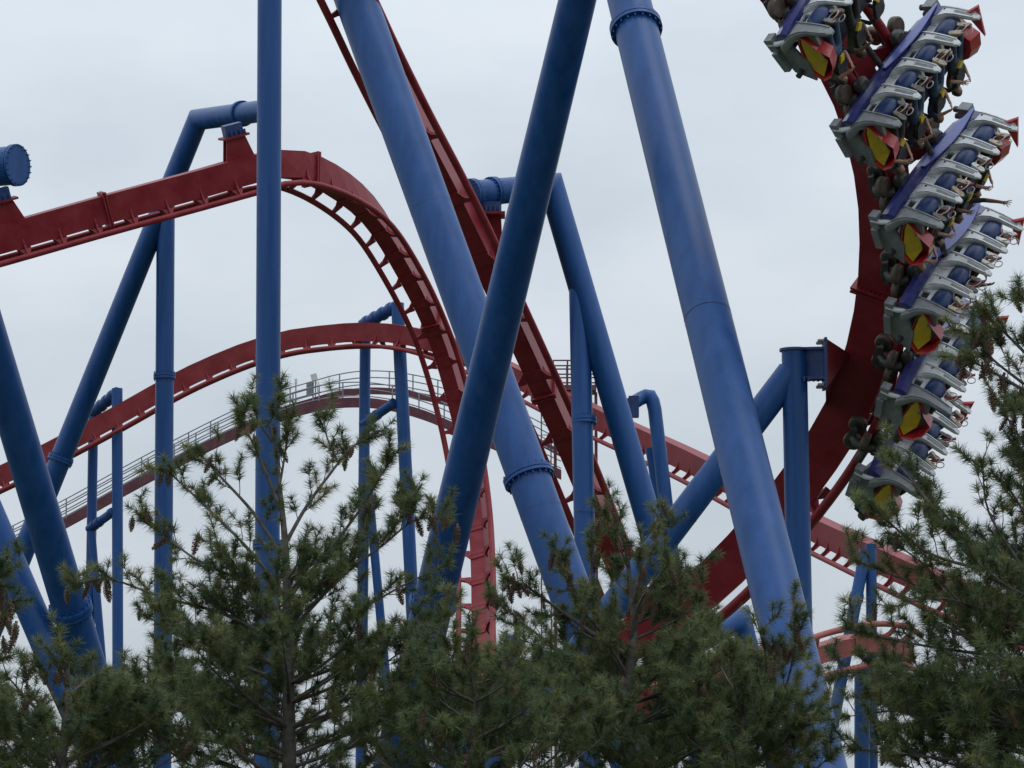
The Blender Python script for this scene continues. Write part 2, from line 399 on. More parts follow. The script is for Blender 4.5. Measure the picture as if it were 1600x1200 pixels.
def saddle(root, path, u, top, matl, wid=.8):
    """tapered bracket from the spine's back up to a support arm"""
    p, T, dn, lat = path.at(u); c = p - dn * (SP_C + SP_H / 2 - .02); h = top
    m = MB()
    for s in (-1, 1):
        o = lat * (.16 * s); m.prism([c + o - T * wid * .62, c + o + T * wid * .62, c + o + T * wid * .40 - dn * h, c + o - T * wid * .40 - dn * h], lat * .05)
    m.box(c - dn * h * .5, T, lat, dn, .06, .36, h); m.build('saddle_bracket', matl, root)
    m = MB(); m.box(c - dn * (h + .03), T, lat, dn, wid * 1.12, .62, .07); m.build('saddle_plate', matl, root)
    m = MB(); m.box(c - dn * (h + .25), T, lat, dn, wid * .75, .40, .38)
    for k in range(5): m.tube([c - dn * (h + .07) + T * (-.32 + .16 * k) - lat * .25, c - dn * (h + .22) + T * (-.32 + .16 * k) - lat * .25], .035, 6)
    m.build('saddle_clamp', BLUE_DK, root)
saddle(T1, path1, nearest(path1, 384, 301), .72, RED)
saddle(T1, path1, nearest(path1, 20, 402), .68, RED, 1.05)
# T2: the steep drop in the middle
t2 = [(470, -150, 75), (545, 4, 76.5), (586, 91, 77.4), (636, 191, 78.4), (686, 285, 79.4), (732, 376, 80.4), (792, 505, 82), (852, 635, 83.6), (888, 716, 84.5), (927, 810, 85.6), (965, 905, 86.6), (1005, 1000, 87.4), (1050, 1090, 88)]
t2 = [(x, y, 80.4 + (Y - 80.4) * 1.35) for x, y, Y in t2]
path2 = Path([P(*a) for a in t2], [facing(R(14))] * len(t2))
T2 = track('drop_coaster_run', 'steep red drop running down between the leaning columns in the middle', path2, RED, 2.15, 2.15, splices=[nearest(path2, 850, 630)])
Yk = 81.6; k0 = P(766, 336, Yk - .3)
m = MB(); m.prism([P(752, 339, Yk), P(783, 339, Yk), P(787, 420, Yk + .6), P(757, 420, Yk + .6)], Vector((0, .5, 0))); m.build('saddle_bracket', RED, T2)
m = MB(); m.box(k0, RT, Vector((0, 1, 0)), UP, .80, .75, .07); m.build('saddle_plate', RED, T2)
m = MB(); m.box(k0 + UP * .17, RT, Vector((0, 1, 0)), UP, .60, .5, .30)
for k in range(5): m.tube([k0 + RT * (-.24 + .12 * k) + Vector((0, -.3, .03)), k0 + RT * (-.24 + .12 * k) + Vector((0, -.3, .18))], .035, 6)
m.build('saddle_clamp', BLUE_DK, T2)
# T4: the far crest crossing behind everything
t4 = [(-80, 806, 150), (0, 768, 150), (69, 735, 150), (188, 672, 150), (281, 620, 150), (344, 590, 150), (400, 568, 150), (453, 553, 150), (500, 546, 150), (560, 541, 150), (610, 543, 149), (670, 555, 148), (740, 580, 146), (810, 614, 143), (870, 645, 140), (933, 678, 137), (1010, 714, 133), (1091, 752, 128), (1180, 800, 122), (1270, 851, 117), (1330, 881, 113), (1400, 915, 109), (1500, 960, 105), (1640, 1015, 100), (1800, 1070, 95)]
dn4 = [(0, .1, -1)] * 17 + [(0, .2, -1)] + [(0, .27, -1)] * 7
path4 = Path([P(*a) for a in t4], dn4)
track('far_crest_coaster_run', 'far red track cresting behind the supports and running down to the right', path4, RED_FAR, 1.25, 1.25, hgt=.92)
for px, py in ((160, 684), (590, 540), (1001, 708)):
    pass
# T6: low banked curve in the pines at lower right
t6 = [(940, 1150, 92), (1050, 1112, 93), (1150, 1079, 94), (1225, 1046, 95), (1285, 1025, 96), (1330, 1013, 97), (1375, 1006, 98.5), (1415, 1010, 101), (1440, 1022, 104)]
dn6 = [(.0, .5, -1), (.0, .3, -1), (0, -.1, -1), (0, -1, -.7), (.1, -1, -.15), (.1, -1, -.1), (.1, -1, -.1), (.6, -1, 0), (1, -.6, 0)]
path6 = Path([P(*a) for a in t6], dn6)
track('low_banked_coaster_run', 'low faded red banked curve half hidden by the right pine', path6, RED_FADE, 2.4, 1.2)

# T3: the big curve on the right with the train; car frames first
NEAR = [(1282, 30), (1387, 172), (1450, 327), (1472, 472), (1460, 612), (1415, 742)]      # foot pads at the near end of each row
ROW = [(124, -118), (118, -120), (108, -114), (95, -105), (82, -95), (75, -100)]
PITCHS, SPACING = .74, 2.3
Ys = [None] * 6; Ys[2] = 56.0
def solve(k, j, sign):
    base = P(*NEAR[j], Ys[j]); lo, hi = 0.0, 3.0
    for _ in range(40):
        mm = (lo + hi) / 2
        if (P(*NEAR[k], Ys[j] + sign * mm) - base).length < SPACING: lo = mm
        else: hi = mm
    Ys[k] = Ys[j] + sign * lo
solve(1, 2, -1); solve(0, 1, -1); solve(3, 2, 1); solve(4, 3, 1); solve(5, 4, 1)
pads = [P(*n, y) for n, y in zip(NEAR, Ys)]
cars = []
for i in range(6):
    a, b = pads[max(0, i - 1)], pads[min(5, i + 1)]
    T = (a - b).normalized()
    s_ = FPX / Ys[i]; rx, ry = ROW[i][0] / (3 * PITCHS * s_), -ROW[i][1] / (3 * PITCHS * s_)
    Rv = camvec(rx, ry, -math.sqrt(max(.05, 1 - rx * rx - ry * ry)))
    Rv = (Rv - T * Rv.dot(T)).normalized(); O = Rv.cross(T).normalized()
    c = pads[i] + Rv * (1.5 * PITCHS) - O * 1.0
    cars.append((c, Rv, T, O))
pts3, dn3 = [], []
c, Rv, T, O = cars[0]
pts3.append(c + T * 5.2 + camvec(-1.6, -.6, .3)); dn3.append(camvec(.35, .35, .85))
pts3.append(c + T * 2.4 + camvec(-.3, -.1, 0)); dn3.append(camvec(.55, .08, .8))
for c, Rv, T, O in cars: pts3.append(c); dn3.append(O)
yf = cars[5][0].y
for (px, py, dy, dv) in ((1285, 795, 1.9, (.78, -.6, .12)), (1165, 930, 3.6, (.64, -.76, .10)), (1060, 1012, 4.8, (.5, -.86, .08)), (950, 1075, 5.8, (.35, -.93, .05)), (830, 1120, 6.6, (.2, -.97, 0)), (690, 1145, 7.2, (.1, -1, 0))):
    pts3.append(P(px, py, yf + dy)); dn3.append(camvec(*dv))
path3 = Path(pts3, dn3)
T3 = track('train_curve_coaster_run', 'dark red track curving up at right under the hanging train', path3, RED, 2.3, .9, splices=[nearest(path3, 1432, 470), nearest(path3, 1090, 985)], tie_from=.3)
u = nearest(path3, 1395, 640); p, T, dn, lat = path3.at(u)
m = MB(); sc_ = p - dn * (SP_C + .40); e = q1 + dx * .06
m.prism([e + UP * .46, sc_ + T * .75, sc_ - T * .75 + dn * .0, e - UP * .46], Vector((0, .34, 0))); m.build('support_bracket', RED, T3)

# ------------------------------------------------------------------ catwalk on the lift, platform, lamps
def catwalk():
    lo = [(-60, 900), (20, 860), (103, 818), (190, 770), (272, 726), (362, 681), (440, 651), (506, 633), (563, 629), (613, 635), (660, 648), (700, 664), (760, 690), (829, 720), (877, 742)]
    hi = [(-60, 893), (20, 853), (103, 811), (190, 763), (272, 719), (362, 674), (440, 642), (482, 629), (525, 617), (568, 611), (613, 612), (640, 616), (691, 627), (750, 647), (820, 679), (875, 708)]
    root = thing('lift_catwalk', 'maroon arched catwalk with thin grey handrails behind the pine top', 'catwalk', P(440, 1200, 160) * 1.0)
    A = catmull([P(x, y, 160) for x, y in lo], 8); B = catmull([P(x, y, 162.2) for x, y in hi], 8)
    for nm, L, w, h in (('near_beam', A, .3, .50), ('far_beam', B, .3, .34)):
        m = MB(); m.loft([[q + Vector((0, a * w / 2, b * h / 2)) for a, b in ((-1, -1), (1, -1), (1, 1), (-1, 1))] for q in L], False); m.build(nm, MAROON, root)
    def res(L, step):
        o = [L[0]]; acc = 0
        for a, b in zip(L, L[1:]):
            acc += (b - a).length
            if acc >= step: o.append(b); acc = 0
        return o
    for L in (A, B):
        for hh in (.35, .72, 1.08):
            m = MB(); m.tube([q + Vector((0, 0, hh)) for q in L], .032, 6); m.build('handrail', STEEL, root)
        for q in res(L, 1.25):
            m = MB(); m.tube([q, q + Vector((0, 0, 1.1))], .038, 6); m.build('rail_post', STEEL, root)
    return root
catwalk()
def lamp(label, px, py, Y):
    b = P(px, py + 36, Y); root = thing('floodlight', label, 'floodlight', b)
    m = MB(); m.tube([b, b + Vector((0, 0, 1.0))], .04, 8); m.build('post', STEEL, root)
    m = MB(); m.box(b + Vector((-.18, -.1, .62)), (1, 0, 0), (0, 1, 0), (0, 0, 1), .32, .2, .66); m.build('control_box', GREYP, root)
    m = MB(); ax = Vector((.95, -.2, .25)).normalized(); az = Vector((-.25, 0, .97)).normalized(); m.box(b + Vector((.06, -.1, 1.22)), ax, (0, 1, 0), az, .34, .3, .36); m.build('lamp_housing', WHITEBOX, root)
    for k in range(3):
        m = MB(); q = b + Vector((.1 + k * .1, -.1, 1.0)); m.tube([q, q - Vector((-.06, 0, .6))], .02, 6); m.build('cable', STEEL, root)
lamp('white floodlight with grey box on the catwalk crest', 489, 590, 161)
b = P(462, 632, 161); root = thing('signal_post', 'thin grey post with small box on the catwalk handrail', 'post', b)
m = MB(); m.tube([b, b + Vector((0, 0, 1.15))], .035, 6); m.build('post', STEEL, root)
m = MB(); m.box(b + Vector((0, 0, 1.25)), (1, 0, 0), (0, 1, 0), (0, 0, 1), .13, .13, .24); m.build('signal_box', WHITEBOX, root)
# access platform behind the drop
Yp = 140; s_ = Yp / FPX; c0 = P(864, 609, Yp); c1 = P(931, 609, Yp); gz = Vector((c1.x, c1.y, 0))
root = thing('access_platform', 'small railed maroon platform behind the steep drop and the vertical column', 'platform', gz)
m = MB(); m.abox(c0.x, c1.x, Yp - .8, Yp + .9, c0.z - .12, c0.z + .12); m.build('deck', MAROON, root)
for x in (c0.x, (c0.x * 2 + c1.x) / 3, (c0.x + c1.x * 2) / 3, c1.x):
    for y in (Yp - .78, Yp + .88):
        m = MB(); m.tube([(x, y, c0.z), (x, y, c0.z + 1.25)], .04, 6); m.build('rail_post', MAROON, root)
for y in (Yp - .78, Yp + .88):
    for hh in (.45, .85, 1.25):
        m = MB(); m.tube([(c0.x, y, c0.z + hh), (c1.x, y, c0.z + hh)], .035, 6); m.build('handrail', MAROON, root)
for x in (c0.x + .1, c1.x):
    m = MB(); m.abox(x - .07, x + .07, Yp - .07, Yp + .07, -.3, c0.z - .12); m.build('leg', MAROON, root)
for x in (-.22, .22):
    m = MB(); q = P(853, 655, Yp); m.tube([(q.x + x, Yp - .9, 0), (q.x + x, Yp - .9, c0.z + .1)], .03, 6); m.build('ladder_stile', MAROON, root)
k = .3
while k < c0.z:
    m = MB(); m.tube([(q.x - .22, Yp - .9, k), (q.x + .22, Yp - .9, k)], .02, 6); m.build('ladder_rung', MAROON, root); k += .6

# ------------------------------------------------------------------ train
def rnd_loft(mb, secs, n=14, sq=3.0):
    """secs: (cx,cy,cz, half_x, half_y, axis 'z'), superellipse sections stacked along z"""
    rings = []
    for cx, cy, cz, hx, hy in secs:
        ring = []
        for k in range(n):
            t = 2 * math.pi * k / n; c_, s_ = math.cos(t), math.sin(t)
            ring.append(Vector((cx + hx * math.copysign(abs(c_) ** (2 / sq), c_), cy + hy * math.copysign(abs(s_) ** (2 / sq), s_), cz)))
        rings.append(ring)
    mb.loft(rings)
PARTS = {}
LEAN = Matrix.Translation((0, 0, 1.16)) @ Matrix.Rotation(R(25), 4, 'X') @ Matrix.Translation((0, 0, -1.16))     # bodies tip back towards the chassis
def part(nm, fn, mats):
    m = MB(); fn(m); PARTS[nm] = m.mesh(nm, mats)
def f_chassis(m):
    rings = []
    for i in range(17):
        x = -1.62 + 3.24 * i / 16; z = .36 + .10 * (x / 1.62) ** 2 + (.10 if x > 1.3 else 0)
        rings.append([Vector((x, a, z + b)) for a, b in ((-.17, -.12), (.17, -.12), (.20, .0), (.17, .13), (-.17, .13))])
    m.loft(rings, False)
part('chassis', f_chassis, NAVY)
def f_highlight(m):  # paler strip that colours in the sky highlight on the chassis's far half
    rings = []
    for i in range(13):
        x = -.2 + 1.85 * i / 12; z = .40 + .12 * (x / 1.62) ** 2; h = .20 * math.sin(math.pi * min(1, (i + 1) / 13)) + .03
        rings.append([Vector((x, a, z + b)) for a, b in ((.205, -.02), (.225, -.02), (.235, h), (.215, h))])
    m.loft(rings, False)
part('chassis_highlight', f_highlight, mat('violet_blue_highlight', (0.055, 0.075, 0.30), 0.35, scale=4, coat=.3))
def f_bogie(m):
    rnd_loft(m, [(-.02, 0, .10, .10, .20), (-.02, 0, .14, .14, .26), (-.02, 0, .24, .14, .26), (-.02, 0, .28, .10, .20)], 14, 4)
    m.tube([(-.20, 0, .16), (-.27, 0, .04), (-.26, 0, -.16), (-.14, 0, -.27)], [.09, .085, .08, .07], 10)
    m.prism([(-.17, -.26, -.22), (-.17, .26, -.22), (-.17, .22, -.34), (-.17, .0, -.38), (-.17, -.22, -.34)], (.05, 0, 0))
    for y in (-.21, .21): m.tube([(-.19, y, -.27), (.08, y, -.27)], .035, 8)
    m.tube([(-.29, -.16, .0), (-.29, .16, .0)], .05, 8)
part('bogie', f_bogie, GREASE)
def f_wheel(m): # axis x
    m.tube([(-.065, 0, 0), (-.05, 0, 0), (.05, 0, 0), (.065, 0, 0)], [.145, .17, .17, .145], 22)
part('wheel', f_wheel, TAN)
def f_hub(m):
    m.tube([(-.075, 0, 0), (.075, 0, 0)], .11, 16)
    for k in range(5):
        t = k * 2 * math.pi / 5; m.tube([(-.09, .055 * math.cos(t), .055 * math.sin(t)), (.09, .055 * math.cos(t), .055 * math.sin(t))], .014, 6)
part('wheel_hub', f_hub, GREASE)
part('end_plate', lambda m: m.prism([(-1.60, .02, .12), (-1.60, .05, .48), (-1.60, -.55, .62), (-1.60, -.98, .52), (-1.60, -.72, .16)], (.05, 0, 0)), GREYP)
part('lock_rod', lambda m: m.tube([(-1.68, .04, .10), (-1.68, .02, .3), (-1.52, -.02, .80)], .05, 12), SILVER)
def f_lockbox(m):
    m.abox(-1.72, -1.52, -.12, .16, .08, .26)
    m.abox(-1.74, -1.66, -.60, -.16, .06, .20)
part('lock_box', f_lockbox, GREYP)
part('lock_bolt', lambda m: m.tube([(-1.78, -.70, .36), (-1.58, -.70, .36)], .055, 12), BLACK)
def f_endbox(m):
    m.abox(1.60, 1.82, -.16, .20, .18, .42)
part('end_box', f_endbox, GREYP)
part('end_bolt', lambda m: m.tube([(0, 0, -.12), (0, 0, .02)], .06, 10), BLACK)
WOUT = [(.05, .84), (-.14, .70), (-.50, .58), (-.78, .55), (-.98, .68), (-.92, .90), (-.74, 1.07), (-.47, 1.18), (-.28, 1.02), (-.06, .92)]
def wing_shell(m, s):
    kx = lambda q: s * (1.44 + .05 * q)
    rim = [Vector((s * 1.60, y, z)) for y, z in WOUT]; c = [Vector((s * 1.40, y * .93 - .02, z * .9 + .085)) for y, z in WOUT]
    n = len(rim); rim2 = [v + Vector((s * .025, (v.y + .4) * .06, (v.z - .88) * .08)) for v in rim]
    back = [v - Vector((s * .05, 0, 0)) for v in c]
    m.add(rim + rim2 + c + back, [[i, (i + 1) % n, n + (i + 1) % n, n + i] for i in range(n)] + [[n + i, n + (i + 1) % n, 3 * n + (i + 1) % n, 3 * n + i] for i in range(n)]
          + [[i, (i + 1) % n, 2 * n + (i + 1) % n, 2 * n + i] for i in range(n)] + [[3 * n + i for i in range(n)]])
part('wing_a', lambda m: wing_shell(m, -1), WRED); part('wing_b', lambda m: wing_shell(m, 1), WRED)
def wing_lining(m, s):
    a = [(.02, .83), (-.14, .725), (-.50, .605), (-.77, .58), (-.945, .69), (-.70, .90), (-.42, .94)]
    m.prism([(s * (1.46 + .10 * (k < 5)), y, z) for k, (y, z) in enumerate(a)], (s * .03, 0, 0))
part('lining_a', lambda m: wing_lining(m, -1), WYEL); part('lining_b', lambda m: wing_lining(m, 1), WYEL)
def wing_well_shade(m, s): m.prism([(s * 1.50, -.05, .88), (s * 1.50, -.40, .945), (s * 1.50, -.60, .945), (s * 1.50, -.48, 1.10), (s * 1.50, -.28, .99)], (s * .03, 0, 0))  # flat black slab painted in for the shade of the wing's open cavity
part('well_a', lambda m: wing_well_shade(m, -1), BLACK); part('well_b', lambda m: wing_well_shade(m, 1), BLACK)
part('fin_b', lambda m: m.prism([(1.50, .10, 1.25), (1.62, .16, 1.50), (1.50, -.45, 1.42)], (.05, .02, 0)), WRED)
def f_arm(m, fat=1.0):
    secs = [(.44, -.06, .25, .13), (.58, .03, .23, .12), (.72, .10, .16, .095), (.88, .13, .115, .07), (1.06, .115, .10, .055), (1.26, .06, .095, .05), (1.44, .01, .08, .045), (1.52, -.02, .04, .025)]
    rnd_loft(m, [(0, y, z, hx * fat, hy * .8) for z, y, hx, hy in secs], 20, 7.0)
    for a_ in (-1, 1): m.loft([[Vector((a_ * hx * fat * .80 + b_ * .012, y + hy * .8 + c_ - .012, z)) for b_, c_ in ((-1, 0), (1, 0), (1, .034), (-1, .034))] for z, y, hx, hy in secs[1:-1]], False)
    m.prism([(0, -.02, .60), (0, .06, .80), (0, .06, 1.10), (0, -.25, 1.05), (0, -.40, .70)], (.07, 0, 0))
part('seat_arm', f_arm, SILVER)
def f_groove_shade(m): m.loft([[Vector((a, y + b, z)) for a, b in ((-.03, -.01), (.03, -.01), (.03, .004), (-.03, .004))] for z, y in ((.98, .162), (1.06, .160), (1.26, .101), (1.40, .058))], False)  # raised dark grey strip standing in for the shade of a recess
part('arm_groove_shade', f_groove_shade, GREYP)
part('arm_bolt', lambda m: m.tube([(0, 0, 0), (0, .025, 0)], .022, 8), BLACK)
part('outer_arm', lambda m: f_arm(m, 1.25), GREYP)
def f_panel(m):
    m.abox(-.34, .34, -.02, .05, .46, .555); m.abox(-.34, .34, -.02, .05, .715, .82); m.abox(-.34, -.12, -.02, .05, .555, .715); m.abox(.12, .34, -.02, .05, .555, .715)
part('seat_panel', f_panel, SILVER)
part('panel_slot', lambda m: m.abox(-.12, .12, -.02, .0, .555, .715), BLACK)
part('panel_blank', lambda m: m.abox(-.12, .12, -.02, .03, .555, .715), SILVER)
def f_pad(m):
    secs = [(0, 0, .80, .12, .05), (0, .02, .83, .21, .10), (0, .03, .92, .245, .125), (0, .03, 1.05, .245, .13), (0, .02, 1.14, .21, .10), (0, 0, 1.18, .12, .05)]
    rnd_loft(m, secs, 18, 3.0)
part('foot_pad', f_pad, PADB)
def f_body(m):
    secs = []
    rings = []
    for i in range(9):
        t = i / 8; y = -.25 - 1.10 * t; hx = .27 - .06 * t; z0 = .56 + .02 * t; z1 = .88 - .06 * math.sin(t * 3)
        rings.append([Vector((x * hx, y, z)) for x, z in ((-1, z1 + .08), (-.75, z1), (.75, z1), (1, z1 + .08), (1, z0 + .1), (.6, z0), (-.6, z0), (-1, z0 + .1))])
    m.loft(rings, False)
part('seat_back', f_body, mat('dark_seat_shell', (0.02, 0.022, 0.035), .45, var=.3))
def f_vest(m):
    m.prism([(-.10, -1.40, 1.20), (.10, -1.40, 1.20), (.16, -1.30, 1.21), (.15, -1.02, 1.22), (.07, -.90, 1.23), (-.07, -.90, 1.23), (-.15, -1.02, 1.22), (-.16, -1.30, 1.21)], (0, 0, .07))
    for s in (-1, 1): m.tube([(.14 * s, -1.36, 1.2), (.19 * s, -1.46, 1.08), (.2 * s, -1.45, .86)], .04, 8)
part('chest_harness', f_vest, BLACK)
part('harness_buckle', lambda m: m.prism([(-.09, -.92, 1.27), (.04, -.96, 1.27), (.10, -.84, 1.27), (.0, -.80, 1.27), (-.05, -.86, 1.27)], (0, 0, .05)), WYEL)
def torus(m, c, ax, ay, r, t, n=22):
    pts = [Vector(c) + Vector(ax) * r * math.cos(2 * math.pi * k / n) + Vector(ay) * r * math.sin(2 * math.pi * k / n) for k in range(n + 1)]
    m.tube(pts, t, 6, False)
part('ankle_loop', lambda m: torus(m, (0, .03, 1.33), (.9, .1, .3), (-.25, .2, .9), .135, .011), WIRE)
part('handle_loop', lambda m: torus(m, (0, -.04, 1.50), (.8, .4, .2), (-.1, .1, 1), .075, .010), WIRE)
part('coupler', lambda m: m.tube([(0, -.1, .22), (0, -2.2, .22)], .06, 10), GREASE)
part('strap', lambda m: m.prism([(-.07, -.10, 1.20), (.02, -.10, 1.20), (.12, .05, 1.52), (.05, .07, 1.54)], (0, .03, 0)), mat('maroon_strap', (0.20, 0.03, 0.04), .6))

ROWN = ['topmost row', 'second row', 'third row', 'fourth row', 'fifth row', 'lowest row']
SEATN = ['seat nearest wing', 'second seat from near wing', 'third seat from near wing', 'far end seat']
def X(i): return (-1.5 + i) * PITCHS
CARM = []
for r in range(6):
    c, Rv, T, O = cars[r]
    M = Matrix((Rv, T, O)).transposed().to_4x4(); M.translation = c; CARM.append(M)
    root = bpy.data.objects.new('train_car', None); COL.objects.link(root); root.matrix_world = M
    tag(root, 'four seat car of the hanging train, ' + ROWN[r] + ' counted from the top', 'train car', 'cars of the hanging train')
    link('chassis', PARTS['chassis'], root); link('chassis_highlight', PARTS['chassis_highlight'], root)
    for s in (-1, 1):
        for yy in (.08,):
            bo = link('bogie', PARTS['bogie'], root, Matrix.Translation((s * GA, yy, 0)) @ Matrix.Diagonal((-1.0 * s, 1.0, 1.0, 1)) @ Matrix.Scale(1.12, 4))
            for (wx, wy, wz, rot) in ((.0, .21, -.27, 0), (.0, -.21, -.27, 0), (-.29, .16, .0, 1), (-.29, -.16, .0, 1)):
                Mw = Matrix.Translation((wx, wy, wz)) @ (Matrix.Rotation(R(90), 4, 'Y') if rot else Matrix.Identity(4))
                wo = link('wheel', PARTS['wheel'], bo, Mw)
            link('wheel_hub', PARTS['wheel_hub'], bo, Matrix.Translation((0, .21, -.27))); link('wheel_hub', PARTS['wheel_hub'], bo, Matrix.Translation((0, -.21, -.27)))
    for nm in ('end_plate', 'lock_rod', 'lock_box', 'lock_bolt', 'end_box'): link(nm, PARTS[nm], root)
    for k in (0, .16): link('end_bolt', PARTS['end_bolt'], root, Matrix.Translation((1.70, -.06 + k, .17)))
    for s in ('a', 'b'):
        wo = link('wing', PARTS['wing_' + s], root); link('wing_lining', PARTS['lining_' + s], wo); link('wing_well_shade', PARTS['well_' + s], wo)
    link('tail_fin', PARTS['fin_b'], root)
    if r < 5: link('coupler', PARTS['coupler'], root)
    for i in range(5):
        x = -2 * PITCHS + i * PITCHS
        if i == 0: link('outer_arm', PARTS['outer_arm'], root, Matrix.Translation((x, -.02, 0)))
        else:
            ar = link('seat_arm', PARTS['seat_arm'], root, Matrix.Translation((x, 0, 0))); link('arm_groove_shade', PARTS['arm_groove_shade'], ar)
            for bx, by, bz in ((-.09, .118, .64), (.06, .165, .76)): link('arm_bolt', PARTS['arm_bolt'], ar, Matrix.Translation((bx, by, bz)))
    for i in range(4):
        st = link('seat', PARTS['seat_back'], root, Matrix.Translation((X(i), 0, 0)) @ LEAN)
        for nm in ('seat_panel', 'foot_pad', 'chest_harness', 'harness_buckle', 'ankle_loop', 'handle_loop', 'strap'):
            o = link(nm, PARTS[nm], st)
            if nm not in ('chest_harness', 'harness_buckle'): o.matrix_local = LEAN.inverted()
            if nm == 'harness_buckle': o.matrix_local = Matrix.Translation((random.uniform(-.05, .05), random.uniform(-.15, .12), 0)) @ Matrix.Translation((0, -.88, 0)) @ Matrix.Rotation(random.uniform(-.8, .8), 4, 'Z') @ Matrix.Translation((0, .88, 0))
        link('panel_slot' if i % 2 == 0 else 'panel_blank', PARTS['panel_slot' if i % 2 == 0 else 'panel_blank'], st, LEAN.inverted())

# ------------------------------------------------------------------ riders
def make_body(arms):
    V, E, Rd, Lb = [], [], [], []
    def v(p, r, lab, par=None):
        V.append(p); Rd.append(r); Lb.append(lab)
        if par is not None: E.append((par, len(V) - 1))
        return len(V) - 1
    pel = v((0, -.88, 1.13), .13, 1)
    s1 = v((0, -1.08, 1.11), .125, 0, pel); ch = v((0, -1.30, 1.07), .14, 0, s1); nk = v((0, -1.46, 1.08), .058, 2, ch)
    hb = v((0, -1.53, 1.11), .075, 2, nk); hd = v((0, -1.63, 1.135), .092, 2, hb); tp = v((0, -1.70, 1.13), .06, 2, hd); v((0, -1.58, 1.245), .016, 2, hd)
    for s in (-1, 1):
        hp = v((.10 * s, -.82, 1.14), .09, 1, pel); kn = v((.125 * s, -.43, 1.18), .066, 1, hp); cf = v((.128 * s, -.28, 1.20), .062, 1, kn); an = v((.128 * s, -.03, 1.20), .042, 2, cf); v((.128 * s, .0, 1.29), .035, 2, an)
        sh = v((.185 * s, -1.36, 1.07), .066, 0, ch)
        el, wr, pd = arms[0 if s < 0 else 1]
        el, wr = [Vector((p[0] * s, p[1], p[2])) for p in (el, wr)]
        e = v(tuple(el), .046, 0, sh); m_ = v(tuple(el.lerp(wr, .35)), .044, 2, e); w_ = v(tuple(wr), .03, 2, m_)
        d = (wr - el).normalized(); side = d.cross(Vector((0, 0, 1)) if abs(d.z) < .9 else Vector((0, 1, 0))).normalized()
        pm = wr + d * .07; p_ = v(tuple(pm), .032, 2, w_)
        nrm = d.cross(side)
        for q in range(4):
            o = (q - 1.5) * .024; ln = (.075, .088, .082, .062)[q]
            k1 = v(tuple(pm + d * .035 + side * o * 1.2), .0105, 2, p_); k2 = v(tuple(pm + d * (.035 + ln * .55) + side * o * (1.2 + pd) + nrm * .008), .0095, 2, k1); v(tuple(pm + d * (.03 + ln) + side * o * (1.2 + pd * 1.7) + nrm * .024), .008, 2, k2)
        t1_ = v(tuple(wr + d * .04 + side * .04), .012, 2, w_); v(tuple(wr + d * .085 + side * .068 + nrm * .012), .009, 2, t1_)
    me = bpy.data.meshes.new('body_cage'); me.from_pydata(V, E, []); o = bpy.data.objects.new('body_cage', me); COL.objects.link(o)
    o.modifiers.new('skin', 'SKIN')
    for i, sv in enumerate(me.skin_vertices[0].data): sv.radius = (Rd[i], Rd[i]); sv.use_root = (i == 0)
    o.modifiers['skin'].use_smooth_shade = True
    ss = o.modifiers.new('sub', 'SUBSURF'); ss.levels = 1
    dg = bpy.context.evaluated_depsgraph_get(); dg.update()
    res = bpy.data.meshes.new_from_object(o.evaluated_get(dg)); res.name = 'person_body'
    bpy.data.objects.remove(o); bpy.data.meshes.remove(me)
    VA = np.array(V); 
    for m_ in SKINS[:1] * 3: res.materials.append(m_)
    for pl in res.polygons:
        k = int(np.argmin(((VA - np.array(pl.center)) ** 2).sum(1))); pl.material_index = Lb[k]; pl.use_smooth = True
    return res
BOD = [make_body([((.26, -1.13, 1.12), (.13, -1.20, 1.29), .2)] * 2),
       make_body([((.29, -1.28, 1.27), (.22, -1.12, 1.46), .3), ((.26, -1.13, 1.12), (.13, -1.20, 1.29), .2)]),
       make_body([((.26, -1.13, 1.12), (.13, -1.20, 1.29), .2), ((.34, -1.22, 1.42), (.40, -1.10, 1.76), .9)])]
def f_shoe(m):
    rings = []
    for z, w_, y0, y1 in ((-.09, .028, .0, .05), (-.08, .036, -.05, .055), (-.03, .04, -.07, .055), (.03, .042, -.055, .055), (.09, .048, -.02, .055), (.14, .047, .0, .056), (.175, .034, .015, .055), (.188, .018, .03, .052)):
        ring = []
        for k in range(12):
            t = 2 * math.pi * k / 12; ring.append(Vector((w_ * math.cos(t), (y0 + y1) / 2 + (y1 - y0) / 2 * math.sin(t), z)))
        rings.append(ring)
    m.loft(rings)
def f_sole(m):
    out_ = [(-.028, -.09), (-.042, -.05), (-.04, .02), (-.052, .09), (-.048, .15), (-.02, .192), (.02, .192), (.048, .15), (.052, .09), (.04, .02), (.042, -.05), (.028, -.09)]
    m.prism([(x, .062, z) for x, z in out_], (0, .028, 0))
sm_ = MB(); f_shoe(sm_); so_ = MB(); f_sole(so_)
SHOE = sm_.mesh('shoe', BLACK); SOLE = so_.mesh('sole', BLACK)
hm = MB(); rnd_loft(hm, [(0, -1.66, 1.03, .05, .05), (0, -1.655, 1.06, .088, .075), (0, -1.65, 1.12, .103, .082), (0, -1.665, 1.18, .09, .062), (0, -1.69, 1.21, .05, .03)], 14, 2.2)
HAIR = hm.mesh('hair', BLACK)
def cm(n, c, r=.8): return mat(n, c, r, var=.25, scale=14)
SHIRT = [('black shirt', cm('cloth_black', (.02, .02, .022))), ('grey shirt', cm('cloth_grey', (.22, .23, .25))), ('navy shirt', cm('cloth_navy', (.02, .03, .08))), ('maroon shirt', cm('cloth_maroon', (.14, .025, .03))), ('olive shirt', cm('cloth_olive', (.07, .07, .035))), ('white shirt', cm('cloth_white', (.6, .6, .6)))]
